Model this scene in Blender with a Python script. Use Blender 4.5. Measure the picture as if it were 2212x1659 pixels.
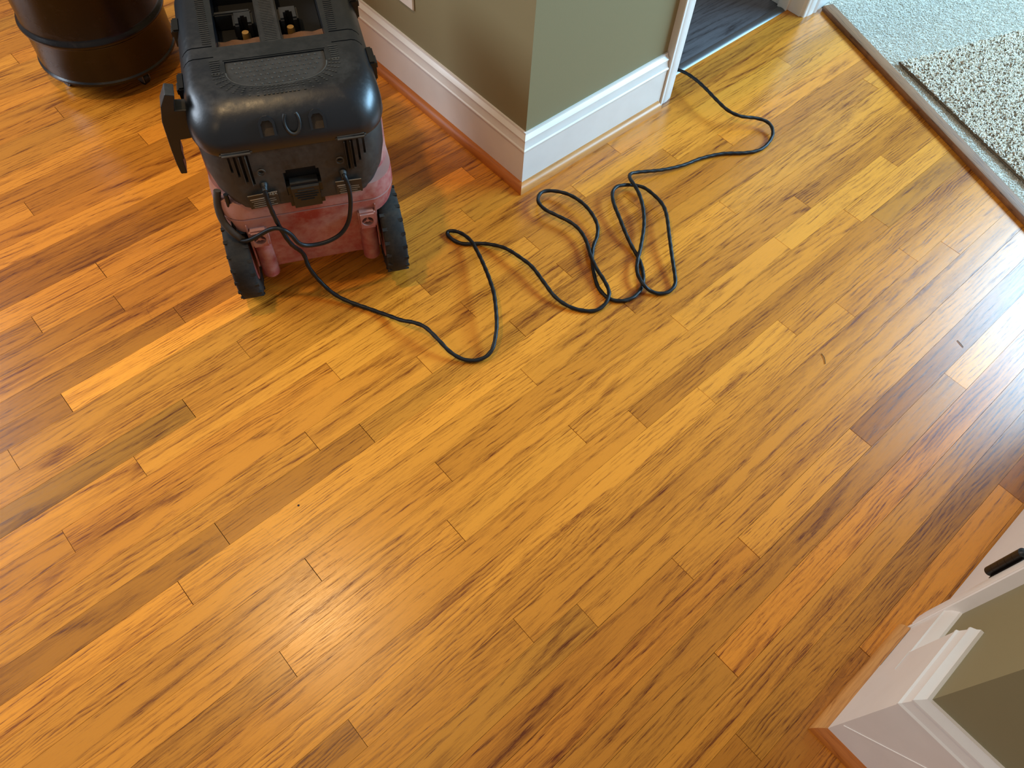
import bpy, bmesh, math, random
from mathutils import Vector, Matrix, noise
S = bpy.context.scene
for o in list(bpy.data.objects): bpy.data.objects.remove(o)
COL = S.collection
# ---------------------------------------------------------------- camera
cam = bpy.data.cameras.new('camera'); camo = bpy.data.objects.new('camera', cam); COL.objects.link(camo)
R = Matrix(((0.7487786, 0.5446672, -0.3777145), (-0.6609484, 0.6563620, -0.3637805), (0.0497781, 0.5220408, 0.8514667)))
camo.matrix_world = Matrix.Translation((0, 0.11398, 1.43078)) @ R.to_4x4()
cam.sensor_fit = 'HORIZONTAL'; cam.sensor_width = 36.0; cam.lens = 1655.4684 * 36 / 2212; cam.clip_start = 0.05
S.camera = camo
S.view_settings.view_transform = 'Standard'; S.view_settings.look = 'None'
S.view_settings.gamma = 1; S.view_settings.use_curve_mapping = False
S.view_settings.exposure = 0.12
# ---------------------------------------------------------------- light
wd = bpy.data.worlds.new('world'); S.world = wd; wd.use_nodes = True
wd.node_tree.nodes['Background'].inputs[0].default_value = (0.84, 0.79, 0.76, 1)
wd.node_tree.nodes['Background'].inputs[1].default_value = 0.29
def area(name, loc, target, sx, sy, power, col, shape='RECTANGLE'):
    l = bpy.data.lights.new(name, 'AREA'); l.shape = shape; l.size = sx; l.size_y = sy
    l.energy = power; l.color = col
    o = bpy.data.objects.new(name, l); COL.objects.link(o); o.location = loc
    o.rotation_euler = (Vector(target) - Vector(loc)).to_track_quat('-Z', 'Y').to_euler()
    return o
area('window_light_right', (4.6, -0.85, 2.25), (1.4, 0.6, 0.3), 2.7, 1.2, 380, (0.37, 0.70, 1.0))
area('window_light_left', (-1.5, 3.6, 1.8), (0.9, 0.6, 0.2), 1.6, 1.3, 92, (0.72, 0.85, 1.0))
area('ceiling_lamp', (0.09, 1.36, 2.42), (0.09, 1.36, 0), 0.11, 0.11, 14, (1.0, 0.68, 0.34), 'DISK')
area('ceiling_lamp_far', (-1.4, 0.6, 2.42), (-1.4, 0.6, 0), 0.3, 0.3, 3, (1.0, 0.70, 0.38), 'DISK')
# ---------------------------------------------------------------- helpers
def link(name, me, m=None, parent=None):
    o = bpy.data.objects.new(name, me); COL.objects.link(o)
    if m is not None and not me.materials: me.materials.append(m)
    if parent is not None: o.parent = parent
    return o
def obj(name, bm, m, parent=None, smooth=None):
    me = bpy.data.meshes.new(name)
    bmesh.ops.recalc_face_normals(bm, faces=bm.faces)
    bm.to_mesh(me); bm.free()
    if smooth is not None: shade(me, smooth)
    return link(name, me, m, parent)
def shade(me, deg):
    me.polygons.foreach_set('use_smooth', [True] * len(me.polygons))
    b = bmesh.new(); b.from_mesh(me); lim = math.radians(deg)
    for e in b.edges:
        e.smooth = not (len(e.link_faces) == 2 and e.calc_face_angle(0) > lim)
    b.to_mesh(me); b.free(); me.update()
def tag(o, label, cat, group=None, kind=None):
    o['label'] = label; o['category'] = cat
    if group: o['group'] = group
    if kind: o['kind'] = kind
    return o
def struct(o): o['kind'] = 'structure'; return o
def thing(name, loc, rz, label, cat):
    o = bpy.data.objects.new(name, None); COL.objects.link(o); o.location = loc; o.rotation_euler = (0, 0, rz)
    o.empty_display_size = .05
    return tag(o, label, cat)
def box(bm, x0, x1, y0, y1, z0, z1, M=None, bev=0):
    v = [bm.verts.new((x, y, z)) for z in (z0, z1) for y in (y0, y1) for x in (x0, x1)]
    f = [bm.faces.new([v[i] for i in q]) for q in ((0, 2, 3, 1), (4, 5, 7, 6), (0, 1, 5, 4), (1, 3, 7, 5), (3, 2, 6, 7), (2, 0, 4, 6))]
    if bev:
        es = list({e for q in f for e in q.edges})
        r = bmesh.ops.bevel(bm, geom=es, offset=bev, segments=2, affect='EDGES')
        v = list({w for q in r['faces'] for w in q.verts} | {w for w in v if w.is_valid})
    if M is not None: bmesh.ops.transform(bm, matrix=M, verts=[w for w in v if w.is_valid])
def prism(bm, pts, d0, d1, f):
    """polygon pts (2-D) extruded between d0 and d1; f(p,q,d) gives the 3-D point"""
    a = [bm.verts.new(f(p[0], p[1], d0)) for p in pts]; b = [bm.verts.new(f(p[0], p[1], d1)) for p in pts]
    n = len(pts); fs = [bm.faces.new(a), bm.faces.new(b[::-1])]
    for i in range(n): fs.append(bm.faces.new((a[i], b[i], b[(i + 1) % n], a[(i + 1) % n])))
    return fs
def cyl(bm, c, r, h, axis='z', n=24, r2=None, M=None):
    r2 = r if r2 is None else r2
    def P(a, rr, t):
        u, v = rr * math.cos(a), rr * math.sin(a)
        return {'z': (c[0] + u, c[1] + v, c[2] + t), 'y': (c[0] + u, c[1] + t, c[2] + v), 'x': (c[0] + t, c[1] + u, c[2] + v)}[axis]
    A = [bm.verts.new(P(2 * math.pi * i / n, r, 0)) for i in range(n)]; B = [bm.verts.new(P(2 * math.pi * i / n, r2, h)) for i in range(n)]
    bm.faces.new(A); bm.faces.new(B[::-1])
    for i in range(n): bm.faces.new((A[i], B[i], B[(i + 1) % n], A[(i + 1) % n]))
    if M is not None: bmesh.ops.transform(bm, matrix=M, verts=A + B)
def lathe(bm, prof, n=48, c=(0, 0, 0), axis='z', caps=True):
    rings = []
    for r, z in prof:
        ring = []
        for i in range(n):
            a = 2 * math.pi * i / n; u, v = r * math.cos(a), r * math.sin(a)
            ring.append(bm.verts.new((c[0] + u, c[1] + v, c[2] + z) if axis == 'z' else (c[0] + z, c[1] + u, c[2] + v)))
        rings.append(ring)
    for A, B in zip(rings, rings[1:]):
        for i in range(n): bm.faces.new((A[i], A[(i + 1) % n], B[(i + 1) % n], B[i]))
    if caps: bm.faces.new(rings[0]); bm.faces.new(rings[-1])
    else:
        for i in range(n): bm.faces.new((rings[-1][i], rings[-1][(i + 1) % n], rings[0][(i + 1) % n], rings[0][i]))
def cut(o, bm):
    """boolean difference, one separate piece of the cutter at a time"""
    bmesh.ops.recalc_face_normals(bm, faces=bm.faces)
    left = set(bm.verts)
    for seed in list(bm.verts):
        if seed not in left: continue
        isl = {seed}; st = [seed]
        while st:
            for e in st.pop().link_edges:
                for w in e.verts:
                    if w not in isl: isl.add(w); st.append(w)
        left -= isl; idx = {w: i for i, w in enumerate(w for w in bm.verts if w in isl)}
        me = bpy.data.meshes.new('cutter')
        me.from_pydata([w.co[:] for w in idx], [], [[idx[w] for w in f.verts] for f in bm.faces if f.verts[0] in isl]); me.update()
        c = bpy.data.objects.new('cutter', me); COL.objects.link(c); c.parent = o.parent
        m = o.modifiers.new('b', 'BOOLEAN'); m.operation = 'DIFFERENCE'; m.object = c; m.solver = 'EXACT'
        bpy.context.view_layer.update()
        dg = bpy.context.evaluated_depsgraph_get(); new = bpy.data.meshes.new_from_object(o.evaluated_get(dg))
        o.modifiers.clear(); o.data = new; bpy.data.objects.remove(c)
    bm.free()
def catmull(P, step=.006):
    P = [Vector(p) for p in P]; out = []
    Q = [P[0] * 2 - P[1]] + P + [P[-1] * 2 - P[-2]]
    for i in range(1, len(Q) - 2):
        a, b, c, d = Q[i - 1:i + 3]; n = max(2, int((c - b).length / step))
        for k in range(n):
            t = k / n
            out.append(.5 * ((2 * b) + (c - a) * t + (2 * a - 5 * b + 4 * c - d) * t * t + (3 * b - a - 3 * c + d) * t ** 3))
    out.append(P[-1]); return out
def tube(bm, P, r, n=10, twist=0, lobe=0):
    N = len(P); up = Vector((0, 0, 1)); prev = None; rings = []; s = 0; nrm = None
    for i, p in enumerate(P):
        t = (P[min(i + 1, N - 1)] - P[max(i - 1, 0)]).normalized()
        if nrm is None: nrm = t.orthogonal().normalized()
        nrm = (nrm - t * nrm.dot(t)).normalized(); bi = t.cross(nrm)
        if i: s += (p - P[i - 1]).length
        ring = []
        for k in range(n):
            a = 2 * math.pi * k / n; rr = r * (1 + lobe * math.cos(2 * (a - twist * s)))
            ring.append(bm.verts.new(p + nrm * (rr * math.cos(a)) + bi * (rr * math.sin(a))))
        rings.append(ring)
    for A, B in zip(rings, rings[1:]):
        for i in range(n): bm.faces.new((A[i], A[(i + 1) % n], B[(i + 1) % n], B[i]))
    bm.faces.new(rings[0]); bm.faces.new(rings[-1][::-1])
# ---------------------------------------------------------------- materials
class NT:
    def __init__(s, name):
        s.m = bpy.data.materials.new(name); s.m.use_nodes = True; s.t = s.m.node_tree; s.b = s.t.nodes['Principled BSDF']
    def n(s, typ, **k):
        x = s.t.nodes.new('ShaderNode' + typ)
        for a, v in k.items():
            if a.startswith('i_'): 
                key = a[2:]; key = int(key) if key.isdigit() else key
                s.set(x.inputs[key], v)
            else: setattr(x, a, v)
        return x
    def set(s, inp, v):
        if hasattr(v, 'is_linked') or isinstance(v, bpy.types.NodeSocket): s.t.links.new(v, inp)
        else: inp.default_value = v
    def math(s, op, a, b=0., c=None):
        x = s.n('Math', operation=op); s.set(x.inputs[0], a); s.set(x.inputs[1], b)
        if c is not None: s.set(x.inputs[2], c)
        return x.outputs[0]
    def vmath(s, op, a, b):
        x = s.n('VectorMath', operation=op); s.set(x.inputs[0], a); s.set(x.inputs[1], b); return x.outputs[0]
    def ramp(s, fac, stops):
        x = s.n('ValToRGB'); s.set(x.inputs[0], fac); e = x.color_ramp.elements
        while len(e) < len(stops): e.new(.5)
        for q, (p, c) in zip(e, stops): q.position = p; q.color = (*c, 1) if len(c) == 3 else c
        return x.outputs[0]
    def mix(s, f, a, b, typ='MIX'):
        x = s.n('Mix', data_type='RGBA', blend_type=typ); s.set(x.inputs[0], f); s.set(x.inputs[6], a); s.set(x.inputs[7], b); return x.outputs[2]
    def noise(s, vec, scale, detail=3, rough=.5, dist=0):
        x = s.n('TexNoise'); s.set(x.inputs['Vector'], vec); x.inputs['Scale'].default_value = scale; x.inputs['Detail'].default_value = detail
        x.inputs['Roughness'].default_value = rough; x.inputs['Distortion'].default_value = dist; return x.outputs[0]
    def bump(s, h, strength, dist):
        x = s.n('Bump', i_Strength=strength, i_Distance=dist); s.set(x.inputs['Height'], h); s.t.links.new(x.outputs[0], s.b.inputs['Normal'])
def rgb(r, g, b):
    f = lambda c: ((c / 255 + .055) / 1.055) ** 2.4 if c / 255 > .04045 else c / 255 / 12.92
    return (f(r), f(g), f(b), 1)
def wood_mat(name, base, dark, rough=.3, axis=0, freq=900, contrast=1., tint=True, wear=False):
    w = NT(name)
    tc = w.n('TexCoord'); oi = w.n('ObjectInfo')
    sp = w.n('SeparateXYZ'); w.set(sp.inputs[0], tc.outputs['Object'])
    u, v = (sp.outputs[0], sp.outputs[1]) if axis == 0 else (sp.outputs[1], sp.outputs[0])
    rnd = oi.outputs['Random']
    off = w.math('MULTIPLY', rnd, 57.3)
    # per-plank random numbers
    wn = w.n('TexWhiteNoise', noise_dimensions='1D'); w.set(wn.inputs['W'], rnd)
    ws = w.n('SeparateColor'); w.set(ws.inputs[0], wn.outputs['Color'])
    r1, r2, r3 = ws.outputs[0], ws.outputs[1], ws.outputs[2]
    def vec(su, sv, extra=0.):
        c = w.n('CombineXYZ'); w.set(c.inputs[0], w.math('MULTIPLY_ADD', u, su, off)); w.set(c.inputs[1], w.math('MULTIPLY', v, sv)); w.set(c.inputs[2], w.math('ADD', off, extra)); return c.outputs[0]
    warp = w.math('SUBTRACT', w.noise(vec(4.5, 16), 1.0, 4, .55), .5)
    # distance from the pith line of the log -> growth rings, cathedral or straight
    vy = w.math('ADD', w.math('ADD', v, w.math('MULTIPLY', warp, .034)), w.math('MULTIPLY', w.math('SUBTRACT', r1, .5), .075))
    vz = w.math('ADD', w.math('MULTIPLY', u, w.math('MULTIPLY', w.math('SUBTRACT', r2, .5), .11)), w.math('MULTIPLY_ADD', r3, .05, .004))
    rr = w.math('SQRT', w.math('ADD', w.math('MULTIPLY', vy, vy), w.math('MULTIPLY', vz, vz)))
    ph = w.math('MULTIPLY', rr, w.math('MULTIPLY_ADD', r1, freq * .7, freq * .6))
    ring = w.math('FRACT', w.math('MULTIPLY', ph, .16))
    ringc = w.ramp(ring, [(0, (.9, .9, .9)), (.22, (.45, .45, .45)), (.6, (.0, .0, .0)), (.85, (.1, .1, .1)), (1, (.9, .9, .9))])
    ringc = w.mix(1., ringc, w.ramp(w.noise(vec(9, 110, 11.), 1., 3, .6), [(.38, (.0, .0, .0)), (.62, (1.5, 1.5, 1.5))]), 'MULTIPLY')
    fine = w.noise(vec(13, 520), 1.0, 3, .65)                      # long thin fibres
    pores = w.ramp(w.noise(vec(34, 900, 3.3), 1.0, 3, .7), [(.50, (0, 0, 0)), (.66, (1, 1, 1))])
    blotch = w.noise(vec(2.2, 26, 7.7), 1.0, 3, .55)
    pr = w.math('MULTIPLY', w.n('RGBToBW', i_0=pores).outputs[0], w.math('MULTIPLY_ADD', w.n('RGBToBW', i_0=ringc).outputs[0], .6, .4))
    g = w.math('MULTIPLY', w.n('RGBToBW', i_0=ringc).outputs[0], .34 * contrast)
    g = w.math('ADD', g, w.math('MULTIPLY', pr, .62 * contrast))
    g = w.math('ADD', g, w.math('MULTIPLY', w.math('SUBTRACT', fine, .5), .95 * contrast))
    g = w.math('ADD', g, w.math('MULTIPLY', w.math('SUBTRACT', blotch, .5), 1.35 * contrast))
    knot = w.n('RGBToBW', i_0=w.ramp(w.noise(vec(4.5, 15, 21.), 1.0, 2, .5), [(.70, (0, 0, 0)), (.80, (1, 1, 1))])).outputs[0]
    g = w.math('ADD', g, w.math('MULTIPLY', knot, .6))
    if wear:                       # old scuffs and scratches, in floor coordinates
        pos = w.n('NewGeometry').outputs['Position']
        sn = w.math('ABSOLUTE', w.math('SUBTRACT', w.noise(pos, 7.5, 3, .5, 1.2), .5))
        sc = w.n('MapRange'); w.set(sc.inputs[0], sn); sc.inputs[1].default_value = .0; sc.inputs[2].default_value = .006; sc.inputs[3].default_value = 1; sc.inputs[4].default_value = 0
        mk = w.n('MapRange'); w.set(mk.inputs[0], w.noise(pos, 2.1, 2, .5)); mk.inputs[1].default_value = .50; mk.inputs[2].default_value = .62
        g = w.math('ADD', g, w.math('MULTIPLY', w.math('MULTIPLY', sc.outputs[0], mk.outputs[0]), .22))
        g = w.math('ADD', g, w.math('MULTIPLY', w.math('MULTIPLY', w.math('SUBTRACT', w.noise(pos, 95, 4, .7), .5), mk.outputs[0]), .5))
    g = w.math('MAXIMUM', w.math('MINIMUM', g, 1.), 0.)
    colr = w.mix(g, base, dark)
    if tint: colr = w.mix(1., colr, oi.outputs['Color'], 'MULTIPLY')
    w.set(w.b.inputs['Base Color'], colr)
    w.set(w.b.inputs['Roughness'], w.math('MULTIPLY_ADD', fine, .06, rough - .03))
    w.b.inputs['Specular IOR Level'].default_value = .5
    w.bump(w.math('ADD', w.math('MULTIPLY', pr, -.6), w.math('MULTIPLY', w.noise(vec(3, 8, 2.), 1., 2), 1.2)), .13, .0006)
    return w.m
def plain(name, col, rough=.5, bump=0, bscale=200, metal=0, spec=.5, var=0, vcol=None, vscale=20):
    w = NT(name); w.b.inputs['Roughness'].default_value = rough; w.b.inputs['Metallic'].default_value = metal
    w.b.inputs['Specular IOR Level'].default_value = spec
    tc = w.n('TexCoord').outputs['Object']
    if var: w.set(w.b.inputs['Base Color'], w.mix(w.math('MULTIPLY', w.ramp(w.noise(tc, vscale, 5, .6), [(.38, (0, 0, 0)), (.68, (1, 1, 1))]), var), col, vcol or (1, 1, 1, 1)))
    else: w.b.inputs['Base Color'].default_value = col
    if bump: w.bump(w.noise(tc, bscale, 3), bump, .001)
    return w.m
def dusty(name, base, dust, lo, hi, rough=.45, drough=.85, scale=9, up=.5, spec=.5, streak=1.):
    """plastic with settled dust: more on upward faces and in noisy patches"""
    w = NT(name); tc = w.n('TexCoord').outputs['Object']
    mp = w.n('Mapping'); w.set(mp.inputs[0], tc); mp.inputs['Scale'].default_value = (1, 1, streak)
    n1 = w.noise(mp.outputs[0], scale, 6, .62, .6); n2 = w.noise(tc, scale * 11, 3, .6)
    geo = w.n('NewGeometry'); sn = w.n('SeparateXYZ'); w.set(sn.inputs[0], geo.outputs['Normal'])
    k = w.math('ADD', n1, w.math('MULTIPLY', w.math('SUBTRACT', n2, .5), .35))
    k = w.math('ADD', k, w.math('MULTIPLY', w.math('MAXIMUM', sn.outputs[2], 0.), up))
    f = w.n('MapRange'); w.set(f.inputs[0], k); f.inputs[1].default_value = lo; f.inputs[2].default_value = hi
    f = f.outputs[0]
    w.set(w.b.inputs['Base Color'], w.mix(f, base, dust))
    w.set(w.b.inputs['Roughness'], w.math('MULTIPLY_ADD', f, drough - rough, rough)); w.b.inputs['Specular IOR Level'].default_value = spec
    w.bump(n2, .25, .0008)
    return w.m
M_oak = wood_mat('oak_floor', rgb(222, 139, 42), rgb(108, 44, 5), .275, contrast=1.3, wear=True)
M_oaktrim = wood_mat('oak_trim', rgb(206, 140, 74), rgb(140, 78, 34), .36, tint=False, contrast=.8)
M_oaktrim_y_shaded = wood_mat('oak_trim_lengthwise_shaded', rgb(188, 108, 40), rgb(130, 62, 18), .45, tint=False, axis=1, contrast=.7)  # same oak as the other trim, dimmer light on these runs put into the colour
M_nose = wood_mat('oak_nosing', rgb(146, 98, 60), rgb(70, 40, 22), .55, tint=False, axis=0, contrast=1.2)
M_vinyl = wood_mat('dark_vinyl', rgb(104, 104, 108), rgb(30, 30, 34), .36, contrast=1.5)
M_sub = plain('subfloor', rgb(70, 38, 16), .9)
M_wall = plain('olive_paint', rgb(136, 125, 90), .62, .12, 260)
M_white = plain('white_gloss_paint', rgb(232, 224, 214), .32, .04, 60, var=.12, vcol=rgb(190, 178, 166), vscale=14)
M_metal = plain('brushed_metal', rgb(120, 124, 126), .5, metal=1.)
M_brass = plain('dull_brass', rgb(200, 150, 80), .4, metal=.6)
M_blackmetal = plain('black_metal', rgb(14, 12, 11), .4)
M_plate = plain('plate_plastic', rgb(225, 215, 200), .35)
# ---- measured data (metres; planks: row, start, end in plank widths, tone, hue)
PLANKS = [(-8,-1.71847,32.94,1.03,0.22),(-7,-4.03339,32.73,1.08,0.36),(-6,-6.40464,32.79,1.06,0.35),(-5,-6.70924,31.22,0.83,0.03),(-4,-4.47,41.96,0.85,0.2),(-3,-5.96003,13.17,0.72,0.3),(-3,13.17,22.05,0.98,0.2),(-3,22.05,40.02,0.6,0.8),(-2,-8.37,8.1,0.75,0.2),(-2,8.1,41.52,0.82,-0.2),(-1,-7.64,38.17,0.95,-0.1),(0,-6.21,9.42,0.85,-0.1),(0,9.42,43.68,1.08,0.35),(1,-11.39,24.79,0.85,0.1),(1,24.79,48.27,1.2,-0.3),(2,-12.89,13.02,0.95,0.35),(2,13.02,19.68,1.1,-0.1),(2,19.68,52.73,0.68,0.7),(3,-14.47,10.7,0.85,0.3),(3,10.7,54.87,1,0),(4,-8.11,7.15,0.9,-0.3),(4,7.15,48.42,0.97,0),(5,-17.31,5.25,0.95,0),(5,5.25,30.96,0.95,0.05),(5,30.96,54.78,1.05,0),(6,-14.42,-0.48,0.82,0.1),(6,-0.48,24.3,1,0),(6,24.3,29.08,0.95,0.2),(6,29.08,54.09,1,0),(7,-20.65,16.55,1.12,-0.1),(7,16.55,21.62,1.12,-0.2),(7,21.62,53.01,0.95,0.1),(8,-15.32,13.73,1,0.1),(8,13.73,29.8,0.82,0.3),(8,29.8,65.48,0.8,-0.1),(9,-15.1,-0.95,0.88,0),(9,-0.95,5.74,1.1,0),(9,5.74,11.53,1.1,-0.2),(9,11.53,29.08,1.02,0),(9,29.08,63.12,1.1,-0.3),(10,-21.28,18.31,1.05,0),(10,18.31,25.17,1.1,-0.15),(10,25.17,33.55,1.12,-0.35),(10,33.55,61.54,0.85,0.2),(11,-19.7,1.3,0.95,0),(11,1.3,6.8,1,0.15),(11,6.8,27.94,0.9,0.2),(11,27.94,66.07,0.85,0.25),(12,-17.86,11.81,1.05,-0.05),(12,11.81,17.27,1,0),(12,17.27,38.65,1,0),(12,38.65,64.73,1.1,-0.3),(13,-25.18,-2.22,1.2,0),(13,-2.22,24.91,1.15,-0.1),(13,24.91,64.12,1.08,-0.2),(14,-23.42,-0.31,0.75,0.15),(14,-0.31,5.63,0.75,0.25),(14,5.63,13,0.88,-0.1),(14,13,37.8,0.95,0.1),(14,37.8,63.77,1.05,-0.3),(15,-19,3.94,1.05,-0.1),(15,3.94,9.06,1.05,0),(15,9.06,16.55,1.05,0),(15,16.55,40.78,0.82,0.5),(15,40.78,71.41,0.8,0.6),(16,-23.14,12.08,1,0.2),(16,12.08,21.7,1,0),(16,21.7,28.32,0.9,0.2),(16,28.32,60.71,1.13,0.15),(17,-19.26,-4.24,0.92,0.2),(17,-4.24,6.22,1,0.35),(17,6.22,16.51,1.08,-0.1),(17,16.51,25.42,0.9,0.1),(17,25.42,65.27,1.12,-0.22),(18,-19.07,-1.18,1.12,0),(18,-1.18,11.37,1.12,-0.1),(18,11.37,20.26,0.92,0.1),(18,20.26,35.63,1.1,-0.35),(18,35.63,63.07,0.97,-0.13),(19,-20.87,1.26,0.7,-0.4),(19,1.26,23.58,0.9,0.15),(19,23.58,64.09,1,0.1),(20,-22.8,4.14,1,-0.1),(20,4.14,15.38,0.95,0.15),(20,15.38,59.23,0.82,-0.15),(21,-22.69,-4.36,0.95,-0.2),(21,-4.36,20.13,0.95,-0.1),(21,20.13,58.08,0.91,0.34),(22,-20.6,-1.98,0.7,0.3),(22,-1.98,17.1,1.3,0),(22,17.1,52.77,1.05,0),(23,-15.85,3.08,0.75,0.2),(23,3.08,27.12,0.8,0.25),(23,27.12,56.85,1.07,-0.19),(24,-18.41,20.68,1,0),(24,20.68,55.56,1.08,-0.2),(25,-22.09,1.56,0.8,0.15),(25,1.56,27.24,0.9,0.1),(25,27.24,55.38,1.02,-0.21),(26,-19.49,-1.32,0.85,0.1),(26,-1.32,18.72,1.08,-0.1),(26,18.72,57.31,0.82,0.31),(27,-18.66,1.79,1.15,-0.05),(27,1.79,19.9,1.05,0.05),(27,19.9,47.15,0.89,-0.15),(28,-16.46,6.47,0.72,0.4),(28,6.47,50.59,1.1,0),(29,-10.75,18.65,0.78,0.4),(29,18.65,47.15,1.14,0.31),(30,-10.51,11.45,1.15,0),(30,11.45,43.7,1,0.1),(31,-18.22,10.31,0.92,0.37),(31,10.31,43.43,1,0.17),(32,-15.76,0.99,1.1,0),(32,0.99,20.21,0.8,0.4),(32,20.21,44.87,0.89,0.36),(33,-12.65,6.76,0.85,0.3),(33,6.76,38.18,1.05,0.38),(34,-16.27,35.16,1.11,-0.09),(35,-16.12,37.59,0.94,-0.18),(36,-9.84,32.03,0.87,-0.25),(37,-12.66,4.62,0.92,0.12),(37,4.62,32.68,0.82,0.17),(38,-8.51,35.09,0.93,-0.08),(39,-10.89,29.81,1.09,0.04),(40,-11.6,30.81,0.92,0.04),(41,-9.63,31.8,1.05,-0.26),(42,-8.6,4.67,1.14,-0.28),(42,4.67,34.26,1.07,0.29),(43,-9.18,28.62,0.83,0.25),(44,-14.02,24.43,0.94,0.1),(45,-12.63,22.53,0.82,-0.27),(46,-8.33,24.39,0.88,0.37),(47,-6.12,23.35,0.88,0.23),(48,-7.5,26.17,1.13,0.36),(49,-9.6,20.53,0.93,-0.05),(-11,0.75,12.59,0.82,0.39),(-11,12.59,23.49,1.08,0.39),(-11,23.49,39.17,0.8,-0.16),(-10,-4.33,8.95,0.98,0.38),(-10,8.95,21.85,0.84,0.14),(-10,21.85,32.36,0.83,0.13),(-9,-0.43,9.29,0.94,0.22),(-9,9.29,26.7,0.91,0.33),(-9,26.7,37.56,1.01,0.26)]
CORD_A = [(0.4248,1.2576,0.319),(0.4146,1.2359,0.328),(0.4096,1.2272,0.3054),(0.4121,1.2238,0.26),(0.4177,1.2189,0.2141),(0.426,1.2106,0.1757),(0.4515,1.2252,0.1148),(0.4513,1.2121,0.0798),(0.4595,1.1943,0.0448),(0.4704,1.165,0.0208),(0.4868,1.1326,0.0088),(0.515,1.0825,0.0048),(0.5351,1.0383,0.0088),(0.5469,1.0043,0.0168),(0.5615,0.9764,0.0248),(0.572,0.9477,0.0268),(0.5747,0.9051,0.0228),(0.5775,0.8728,0.0148),(0.5872,0.8444,0.0088),(0.6039,0.8244,0.0068),(0.6275,0.8127,0.0088),(0.6512,0.8137,0.0148),(0.6758,0.83,0.0228),(0.7035,0.8576,0.0308),(0.7446,0.9135,0.0348),(0.7684,0.9576,0.0328),(0.7917,1.0083,0.0268),(0.8069,1.0467,0.0228),(0.8198,1.0864,0.0188),(0.8212,1.12,0.0138),(0.8155,1.1399,0.0108),(0.8057,1.1533,0.0078),(0.7976,1.1524,0.0058),(0.7949,1.1382,0.0048),(0.7995,1.1151,0.0048),(0.8133,1.0962,0.0048),(0.8414,1.0733,0.0068),(0.8603,1.0434,0.0128),(0.8714,1.0135,0.0178),(0.8773,0.9697,0.0208),(0.8796,0.9307,0.0208),(0.8714,0.8805,0.0178),(0.8657,0.8368,0.0128),(0.8729,0.8008,0.0078),(0.8906,0.7718,0.0048),(0.915,0.7501,0.0048),(0.9408,0.7461,0.0088),(0.9628,0.7539,0.0148),(0.978,0.7707,0.0158),(0.9905,0.8003,0.0158),(0.9994,0.8298,0.0158),(1.0157,0.867,0.0158),(1.0418,0.9117,0.0168),(1.0523,0.9459,0.0188),(1.051,0.9783,0.0208),(1.0376,1.0185,0.0228),(1.0296,1.0492,0.0228),(1.0356,1.0797,0.0208),(1.0554,1.0976,0.0188),(1.0762,1.0991,0.0178),(1.097,1.0813,0.0188),(1.1121,1.0493,0.0228),(1.1175,1.0092,0.0248),(1.113,0.9691,0.0238),(1.0998,0.9315,0.0188),(1.0771,0.9075,0.0128),(1.0501,0.8922,0.0078),(1.0222,0.8683,0.0048),(0.9929,0.8321,0.0048),(0.9706,0.7953,0.0048),(0.9653,0.7619,0.0048),(0.9729,0.7415,0.0048),(0.9917,0.7261,0.0048),(1.0169,0.7198,0.0048),(1.0453,0.7254,0.0048),(1.0705,0.7404,0.0058),(1.0963,0.7695,0.0058),(1.113,0.7995,0.0058),(1.1245,0.8337,0.0098),(1.1394,0.8723,0.0168),(1.1589,0.9118,0.0208),(1.1805,0.9532,0.0228),(1.2034,0.9808,0.0228),(1.2254,0.9907,0.0228),(1.2474,0.9865,0.0208),(1.273,0.9715,0.0168),(1.2861,0.9477,0.0188),(1.2843,0.9142,0.0228),(1.2759,0.8745,0.0248),(1.2537,0.8386,0.0268),(1.2088,0.7875,0.0248),(1.1687,0.7399,0.0188),(1.1354,0.6986,0.0128),(1.1164,0.6805,0.0098),(1.0916,0.6766,0.0068),(1.0708,0.6873,0.0058),(1.0574,0.706,0.0088),(1.0531,0.7284,0.0168),(1.0665,0.7595,0.0168),(1.0936,0.7852,0.0158),(1.1315,0.8105,0.0168),(1.1865,0.852,0.0188),(1.2226,0.8888,0.0228),(1.2462,0.9242,0.0288),(1.2617,0.9577,0.0308),(1.2744,0.9872,0.0268),(1.2913,1.0008,0.0228),(1.3155,0.9958,0.0188),(1.3783,0.9653,0.0128),(1.4399,0.9445,0.0088),(1.5022,0.932,0.0068),(1.5627,0.9087,0.0058),(1.6176,0.8715,0.0048),(1.6571,0.8544,0.0048),(1.6925,0.8542,0.0068),(1.7278,0.8658,0.0108),(1.7471,0.8866,0.0158),(1.7469,0.9084,0.0208),(1.7286,0.9336,0.0248),(1.6938,0.9612,0.0308),(1.677,0.9968,0.0368),(1.681,1.0444,0.0408),(1.6932,1.093,0.0408),(1.7033,1.14,0.0388),(1.7077,1.1801,0.0348),(1.7023,1.2105,0.0318),(1.6899,1.2474,0.0268)]
CORD_B = [(0.5676,1.1925,0.3143),(0.5547,1.1676,0.3277),(0.5542,1.159,0.3134),(0.5545,1.1566,0.2833),(0.5499,1.1566,0.2467),(0.54,1.1591,0.21),(0.5212,1.1635,0.1849),(0.495,1.1714,0.1731),(0.4694,1.1813,0.1707),(0.4462,1.1878,0.1784),(0.4335,1.1916,0.1927),(0.4271,1.199,0.2134),(0.418,1.2055,0.228),(0.4076,1.2171,0.2322),(0.3942,1.23,0.2249),(0.3765,1.2428,0.2108),(0.3582,1.2536,0.2001),(0.3471,1.2677,0.1928),(0.3427,1.283,0.1912),(0.3437,1.2892,0.2008),(0.3478,1.2917,0.2209),(0.3524,1.2917,0.2583),(0.3539,1.2911,0.3029)]
W = 0.05715
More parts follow.
